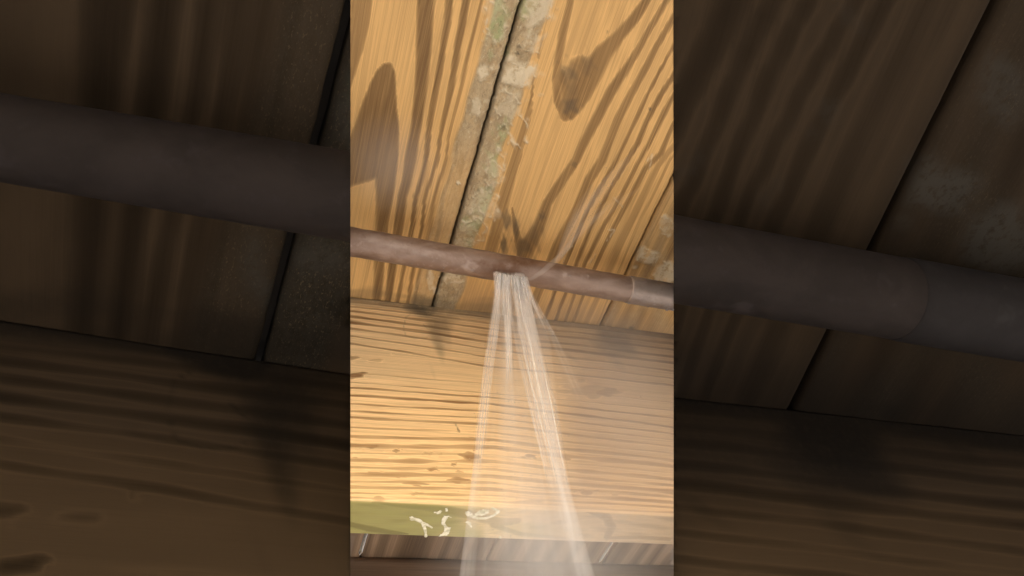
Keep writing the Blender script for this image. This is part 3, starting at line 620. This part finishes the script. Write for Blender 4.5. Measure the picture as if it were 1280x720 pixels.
# side pipes: enlarged copies of the middle pipe, dimmed by their colour
def side_pipe(pa, pb, wa, wb, zp, lab, clips, coup=None):
    a, b = at_z(*pa, zp), at_z(*pb, zp); ra = wa * -((a - CAM) @ M)[2] / 2 / F; rb = wb * -((b - CAM) @ M)[2] / 2 / F
    w_ = empty('water_pipe', tuple((a + b) / 2)); tag(w_, lab, 'pipe', 'thick dimmed pipe copies')
    r0 = (ra + rb) / 2; t0, t1 = (-1.2, 1.3) if coup is None else (-.3, coup)
    pipe('pipe', a, b, [(t, ra + (rb - ra) * np.clip(t, 0, 1)) for t in np.linspace(t0, t1 + (.03 if coup else 0), 80)], m_dk, w_, clips, 56)
    if coup: 
        rr = lambda t: (ra + (rb - ra) * min(max(t, 0), 1))
        pipe('coupling', a, b, [(coup - .006, rr(coup)), (coup, rr(coup) + .0004), (coup + .02, rr(coup) + .0009)] + [(t, rr(t) + .0009) for t in np.linspace(coup + .05, 2.2, 20)], m_dk2, w_, clips, 56)
side_pipe((0, 172), (438, 246), 110, 112, .395, 'thick pipe copy, colour dimmed to dark brown, crossing the dimmed planks at the left', [(LEFT, -1)])
side_pipe((842, 324), (1280, 401), 109, 100, .395, 'thick pipe copy, colour dimmed, with a grey-brown coupling crossing the right side', [(RIGHT, 1)], .60)

# ------------------------------------------------------------------ water
def water_vol(name, dens, col=(.97, .97, .98), aniso=0.2, streaks=True, lo=.42, hi=.66, freq=26., floor=.12):
    """spray: fine drops, denser along streaks that radiate from the split in the pipe"""
    m = bpy.data.materials.new(name); m.use_nodes = True; n = m.node_tree.nodes; l = m.node_tree.links
    n.remove(n['Principled BSDF']); v = n.new('ShaderNodeVolumePrincipled'); v.inputs['Color'].default_value = (*col, 1); v.inputs['Density'].default_value = dens; v.inputs['Anisotropy'].default_value = aniso
    l.new(v.outputs[0], n['Material Output'].inputs['Volume'])
    if streaks:
        tc = n.new('ShaderNodeTexCoord'); sx = n.new('ShaderNodeSeparateXYZ'); l.new(tc.outputs['Object'], sx.inputs[0])
        z0 = float(leak[2]) + .045; dz = mth(n, l, 'SUBTRACT', z0, sx.outputs[2]); u = mth(n, l, 'DIVIDE', mth(n, l, 'SUBTRACT', sx.outputs[0], float(leak[0])), dz)
        w_ = mth(n, l, 'DIVIDE', mth(n, l, 'SUBTRACT', sx.outputs[1], float(leak[1])), dz)
        cb = n.new('ShaderNodeCombineXYZ'); l.new(mth(n, l, 'MULTIPLY', u, freq), cb.inputs[0]); l.new(mth(n, l, 'MULTIPLY', w_, freq * .35), cb.inputs[1]); l.new(mth(n, l, 'MULTIPLY', dz, 5.), cb.inputs[2])
        t = n.new('ShaderNodeTexNoise'); t.inputs['Scale'].default_value = 1.; t.inputs['Detail'].default_value = 4; t.inputs['Roughness'].default_value = .62; l.new(cb.outputs[0], t.inputs[0])
        tt = n.new('ShaderNodeTexNoise'); tt.inputs['Scale'].default_value = 140.; tt.inputs['Detail'].default_value = 2; l.new(tc.outputs['Object'], tt.inputs[0])
        d_ = mth(n, l, 'ADD', ramp(n, l, t.outputs[0], (lo, hi, 0, 1)), floor); d_ = mth(n, l, 'MULTIPLY', d_, mth(n, l, 'ADD', .45, tt.outputs[0])); d_ = mth(n, l, 'MULTIPLY', d_, mth(n, l, 'DIVIDE', .13, dz))
        l.new(mth(n, l, 'MULTIPLY', d_, dens), v.inputs['Density'])
    return m
def tube(bm, pts, n=8):
    """pts: (Vector, ra, rb) elliptical tube: ra across the fan, rb through it"""
    rows = []
    for i, (c, ra, rb) in enumerate(pts):
        a = pts[max(0, i - 1)][0]; b = pts[min(len(pts) - 1, i + 1)][0]; d = (b - a).normalized(); u = Vector((1, .05, 0)); u = (u - d * u.dot(d)).normalized(); v_ = d.cross(u)
        rows.append([bm.verts.new(c + u * ra * math.cos(2 * math.pi * k / n) + v_ * rb * math.sin(2 * math.pi * k / n)) for k in range(n)])
    for i in range(len(rows) - 1):
        for k in range(n): bm.faces.new((rows[i][k], rows[i][(k + 1) % n], rows[i + 1][(k + 1) % n], rows[i + 1][k]))
    bm.faces.new(rows[0][::-1]); bm.faces.new(rows[-1])
YW = leak[1] - .006
def fan_pt(px, py, dy=0.): return Vector(at_y(px, py, YW + dy))
def curve(P, n=24, dy0=0., dy1=0.):
    out = []; m_ = len(P) - 1
    for i in range(n + 1):
        t = i / n * m_; k = min(int(t), m_ - 1); f_ = t - k
        p0 = P[max(0, k - 1)]; p1 = P[k]; p2 = P[k + 1]; p3 = P[min(m_, k + 2)]
        q = [.5 * (2 * p1[j] + (p2[j] - p0[j]) * f_ + (2 * p0[j] - 5 * p1[j] + 4 * p2[j] - p3[j]) * f_ ** 2 + (3 * p1[j] - p0[j] - 3 * p2[j] + p3[j]) * f_ ** 3) for j in (0, 1, 2)]
        out.append((fan_pt(q[0], q[1], dy0 + (dy1 - dy0) * i / n), q[2] * pxs(q[0], q[1]) / PXM))
    return out
PXM = .00056
def pxs(px, py, dy=0.): return (YW + dy) / ray(px, py)[1] / (YW / ray(640, 347)[1]) * PXM
def jet(name, P, dens, parent, depth=.6, dy1=0., mat=None):
    end = P[-1][1] < 700 and P[-1][1] > 370
    bm = bmesh.new(); tube(bm, [(c, w_ * PXM, max(w_ * PXM * depth * (1 - (i / 24) ** 1.3 if end else 1), .0008 if not end else 5e-5)) for i, (c, w_) in enumerate(curve(P, 24, 0, dy1))], 20)
    o = from_bm(name, bm, mat or water_vol('spray_water', dens * 1.25, lo=.38, hi=.62)); keep(o, parent); return o
sp = empty('water_spray', (leak[0], YW, leak[2] + 1e-4)); tag(sp, 'white fan of water spraying down from the split in the copper pipe', 'water spray')
# (px, py, half width px) along each jet
JETS = [([(621, 341, 5), (623, 370, 6), (617, 420, 6), (607, 503, 7), (598, 590, 8), (584, 720, 10), (566, 900, 15)], 110),
        ([(650, 345, 9), (654, 380, 11), (664, 430, 12), (680, 510, 14), (701, 610, 13), (738, 740, 12), (775, 900, 16)], 88),
        ([(638, 343, 5), (642, 380, 7), (654, 440, 9), (668, 500, 10), (692, 600, 11), (712, 700, 13), (730, 850, 16)], 75),
        ([(655, 346, 4), (664, 370, 4), (678, 397, 5), (693, 425, 6), (712, 465, 8), (727, 500, 11)], 150),
        ([(632, 343, 5), (634, 380, 5), (636, 430, 5), (637, 500, 7), (638, 600, 11)], 120),
        ([(626, 343, 6), (630, 375, 7), (632, 420, 8), (630, 500, 12)], 60),
        ([(645, 344, 8), (648, 370, 8), (652, 410, 7), (658, 450, 6)], 110)]
for P, dn in JETS: jet('jet', P, dn, sp)
# the thin film of mist the jets share
bm = bmesh.new()
veil = []
for py, xl, xr, hb in ((342, 618, 660, .002), (370, 621, 668, .004), (420, 614, 690, .007), (503, 603, 700, .012), (600, 590, 712, .017), (720, 580, 748, .018), (900, 556, 800, .026)):
    veil.append((fan_pt((xl + xr) / 2, py), (xr - xl) / 2 * pxs(640, py), hb))
tube(bm, veil, 28); keep(from_bm('veil', bm, water_vol('veil_water', 27., lo=.42, hi=.74, freq=24., floor=.22)), sp)
# core at the mouth of the split
jet('mouth', [(619, 341, 3), (625, 345, 4), (640, 349, 5), (652, 349, 4), (658, 348, 2)], 260, sp, 1.)
jet('mouth', [(622, 341, 3), (630, 352, 9), (634, 366, 9), (636, 385, 5)], 90, sp, .7); jet('mouth', [(648, 345, 9), (650, 356, 10), (653, 372, 9), (656, 395, 5)], 90, sp, .7)
# fine threads of water within the fan
m_th, n, l, p = nodes('water_thread'); p.inputs['Base Color'].default_value = (.93, .94, .95, 1); p.inputs['Roughness'].default_value = .9; p.inputs['Specular IOR Level'].default_value = .1; p.inputs['Alpha'].default_value = .085
bm = bmesh.new()
def mixp(A, B, t): return [a * (1 - t) + b * t for a, b in zip(A, B)]
edgeL, edgeR = JETS[0][0], JETS[1][0]
for i in range(150):
    src = random.choice([0, 0, 1, 1, 1, 2, 2, 3, 4, 4, 5]); P = JETS[src][0]; off = random.gauss(0, .55); off = max(-1.1, min(1.1, off))
    k0 = random.uniform(0, .5); k1 = min(.68, k0 + random.uniform(.2, .5)); C_ = curve([(a + off * w_, b, w_) for a, b, w_ in P], 30, 0, random.gauss(0, .006))
    a, b = int(k0 * 30), int(k1 * 30); C_ = C_[a:b + 1]
    if len(C_) < 3: continue
    r_ = random.uniform(.00008, .00035)
    m_ = len(C_) - 1; tube(bm, [(c, r_ * math.sin(math.pi * (j + .3) / (m_ + .6)) + 2e-5, r_ * math.sin(math.pi * (j + .3) / (m_ + .6)) + 2e-5) for j, (c, w_) in enumerate(C_)], 5)
th = from_bm('thread', bm, m_th); keep(th, sp); th['kind'] = 'stuff'
m_fo, n, l, p = nodes('white_water'); p.inputs['Base Color'].default_value = (.93, .94, .95, 1); p.inputs['Roughness'].default_value = .7; p.inputs['Alpha'].default_value = .22; p.inputs['Subsurface Weight'].default_value = 0
bm = bmesh.new()
for i in range(64):
    x0 = random.uniform(618, 660); fx = (x0 - 618) / 42.; x0y = 341 + 7 * fx + random.uniform(-1, 1); Lg = random.uniform(14, 70) * (1 if random.random() < .8 else 1.7)
    # directions spread from the left jet to the right one, with most at the two rims
    sl = -.16 + .50 * fx + random.gauss(0, .03); w_ = random.uniform(.4, 1.5)
    P = [(x0, x0y, w_), (x0 + sl * Lg * .28, x0y + Lg * .33, w_ * 1.2), (x0 + sl * Lg * .62, x0y + Lg * .66, w_), (x0 + sl * Lg, x0y + Lg, .1)]
    dy_ = random.gauss(0, .0022); C_ = curve(P, 12, -.003, dy_); tube(bm, [(c, max(q * PXM * .6 * (1 - k / 12.5), 2e-5), max(q * PXM * .6 * (1 - k / 12.5), 2e-5)) for k, (c, q) in enumerate(C_)], 6)
fo = from_bm('thread', bm, m_fo); keep(fo, sp); fo['kind'] = 'stuff'
# thin arc of water thrown up to the right across the pipe
LE = lambda px, py, dy: Vector(at_y(px, py, YW + dy))
def arc(name, pts, dn):
    bm = bmesh.new(); tube(bm, [(LE(px, py, dy), w_ * PXM, w_ * PXM) for px, py, w_, dy in pts], 10); keep(from_bm(name, bm, water_vol('arc_water', dn, streaks=False)), sp)
LZ = lambda px, py, z: Vector(at_z(px, py, z))
def arcz(pts, dn, nm='jet'):
    bm = bmesh.new(); tube(bm, [(LZ(px, py, z), w_ * PXM, w_ * PXM) for px, py, w_, z in pts], 10); keep(from_bm(nm, bm, water_vol('arc_water', dn, streaks=False)), sp)
arcz([(652, 350, 1.6, .400), (664, 348.5, 2.4, .397), (676, 341, 3.2, .397), (688, 331, 3.8, .400), (700, 321, 4, .405), (712, 306, 3.4, .411), (724, 290, .5, .417)], 60)
for ex, ey, w_, dn in ((748, 222, 5, 34), (768, 210, 6, 30), (790, 190, 7, 26), (782, 240, 6, 30), (806, 232, 6, 22), (735, 250, 4, 34), (812, 170, 8, 18), (760, 262, 5, 26)):
    dn *= .42
    arcz([(694 + (ex - 694) * t, 326 + (ey - 326) * t - 8 * math.sin(t * 3.1), .5 + w_ * math.sin(math.pi * min(1, t * .95 + .05)), .403 + .031 * t) for t in [k / 8 for k in range(9)]], dn)
# loose drops
m_dr, n, l, p = nodes('water_drop'); p.inputs['Base Color'].default_value = (.95, .97, 1, 1); p.inputs['Roughness'].default_value = .04; p.inputs['Transmission Weight'].default_value = .9; p.inputs['IOR'].default_value = 1.33
bm = bmesh.new()
def drop(px, py, dy, r, z=None):
    c = LE(px, py, dy) if z is None else LZ(px, py, z); q = bmesh.ops.create_icosphere(bm, subdivisions=1, radius=r); bmesh.ops.transform(bm, matrix=Matrix.Translation(c) @ Matrix.Diagonal((1, 1, random.uniform(1, 2.2), 1)), verts=q['verts'])
for i in range(420):
    t = random.random() ** .7; y_ = 350 + t * 380; xm = 640 + 22 * t; hw = 18 + 80 * t
    drop(xm + random.gauss(0, .55) * hw, y_, random.gauss(0, .012 * t + .002), random.uniform(.00010, .00036) * (1 - .5 * t))
for i in range(110):
    t = random.random(); drop(690 + t * 90 + random.gauss(0, 6), 325 - t * 120 + random.gauss(0, 9), 0, random.uniform(.00012, .0003), .402 + .03 * t)
dr_ = from_bm('loose_drops', bm, m_dr); keep(dr_, sp); dr_['kind'] = 'stuff'
# beads hanging from the pipe
def on_pipe(px, frac):  # frac: 0 centre line, 1 lower rim as seen
    t = tpx(px); c = Vector(pl0 + dp * t); view = (Vector(CAM) - c).normalized(); ax_ = Vector(dp).normalized(); view = (view - ax_ * view.dot(ax_)).normalized(); dn = ax_.cross(view)
    if dn.z > 0: dn = -dn
    rad = .0103 if px > 785 else .0098
    return c + (view * math.sqrt(max(0, 1 - frac * frac)) + dn * frac) * rad
for px, fr, r in ((787, .95, .0010), (811, .97, .0008), (830, .8, .0011), (834, .95, .0013), (840, .9, .0010), (706, -.25, .0008), (734, -.2, .0006), (515, .75, .0006), (554, .7, .0006), (588, .55, .0012), (805, .3, .0005), (690, .85, .0007), (822, .55, .0006), (603, .9, .0008), (660, .93, .0009)):
    bm = bmesh.new(); bmesh.ops.create_icosphere(bm, subdivisions=3, radius=r); bmesh.ops.transform(bm, matrix=Matrix.Translation(on_pipe(px, fr)) @ Matrix.Diagonal((1.1, 1, .8, 1)), verts=bm.verts)
    keep(from_bm('bead', bm, m_dr), wp)
# drifting mist over the right half of the bay
def mist_mat(c0, sc, dens):
    m = bpy.data.materials.new('drifting_mist'); m.use_nodes = True; n = m.node_tree.nodes; l = m.node_tree.links; n.remove(n['Principled BSDF'])
    v = n.new('ShaderNodeVolumePrincipled'); v.inputs['Color'].default_value = (.93, .92, .92, 1); l.new(v.outputs[0], n['Material Output'].inputs['Volume'])
    tc = n.new('ShaderNodeTexCoord'); a = n.new('ShaderNodeVectorMath'); a.operation = 'SUBTRACT'; a.inputs[1].default_value = c0; l.new(tc.outputs['Object'], a.inputs[0])
    b = n.new('ShaderNodeVectorMath'); b.operation = 'DIVIDE'; b.inputs[1].default_value = sc; l.new(a.outputs[0], b.inputs[0]); c = n.new('ShaderNodeVectorMath'); c.operation = 'LENGTH'; l.new(b.outputs[0], c.inputs[0])
    t = n.new('ShaderNodeTexNoise'); t.inputs['Scale'].default_value = 22.; t.inputs['Detail'].default_value = 3; l.new(tc.outputs['Object'], t.inputs[0])
    f_ = ramp(n, l, c.outputs['Value'], (.05, .95, 1, 0)); l.new(mth(n, l, 'MULTIPLY', mth(n, l, 'MULTIPLY', f_, mth(n, l, 'ADD', t.outputs[0], .4)), dens), v.inputs['Density'])
    return m
def mist(px, py, y, sc, dens, lab, cl):
    c0 = Vector(at_y(px, py, y)); bm = bmesh.new(); bmesh.ops.create_icosphere(bm, subdivisions=3, radius=1.03)
    bmesh.ops.transform(bm, matrix=Matrix.Translation(c0) @ Matrix.Diagonal((*sc, 1)), verts=bm.verts)
    for c_ in cl: clip(bm, *c_, True)
    tag(from_bm('mist', bm, mist_mat(c0, sc, dens)), lab, 'mist', kind='stuff')
mist(765, 520, .35, (.10, .05, .16), 4.2, 'thin grey mist drifting in front of the joist right of the spray', [(RIGHT, -1)])
mist(492, 205, .27, (.045, .04, .04), 7., 'faint grey mist hanging in front of the left plank above the pipe', [(LEFT, 1)])
mist(690, 690, .35, (.085, .045, .07), 7., 'pale mist gathering under the spray at the bottom', [(RIGHT, -1), (LEFT, 1)])
print('tris', sum(len(o.data.polygons) for o in S.objects if o.type == 'MESH'))
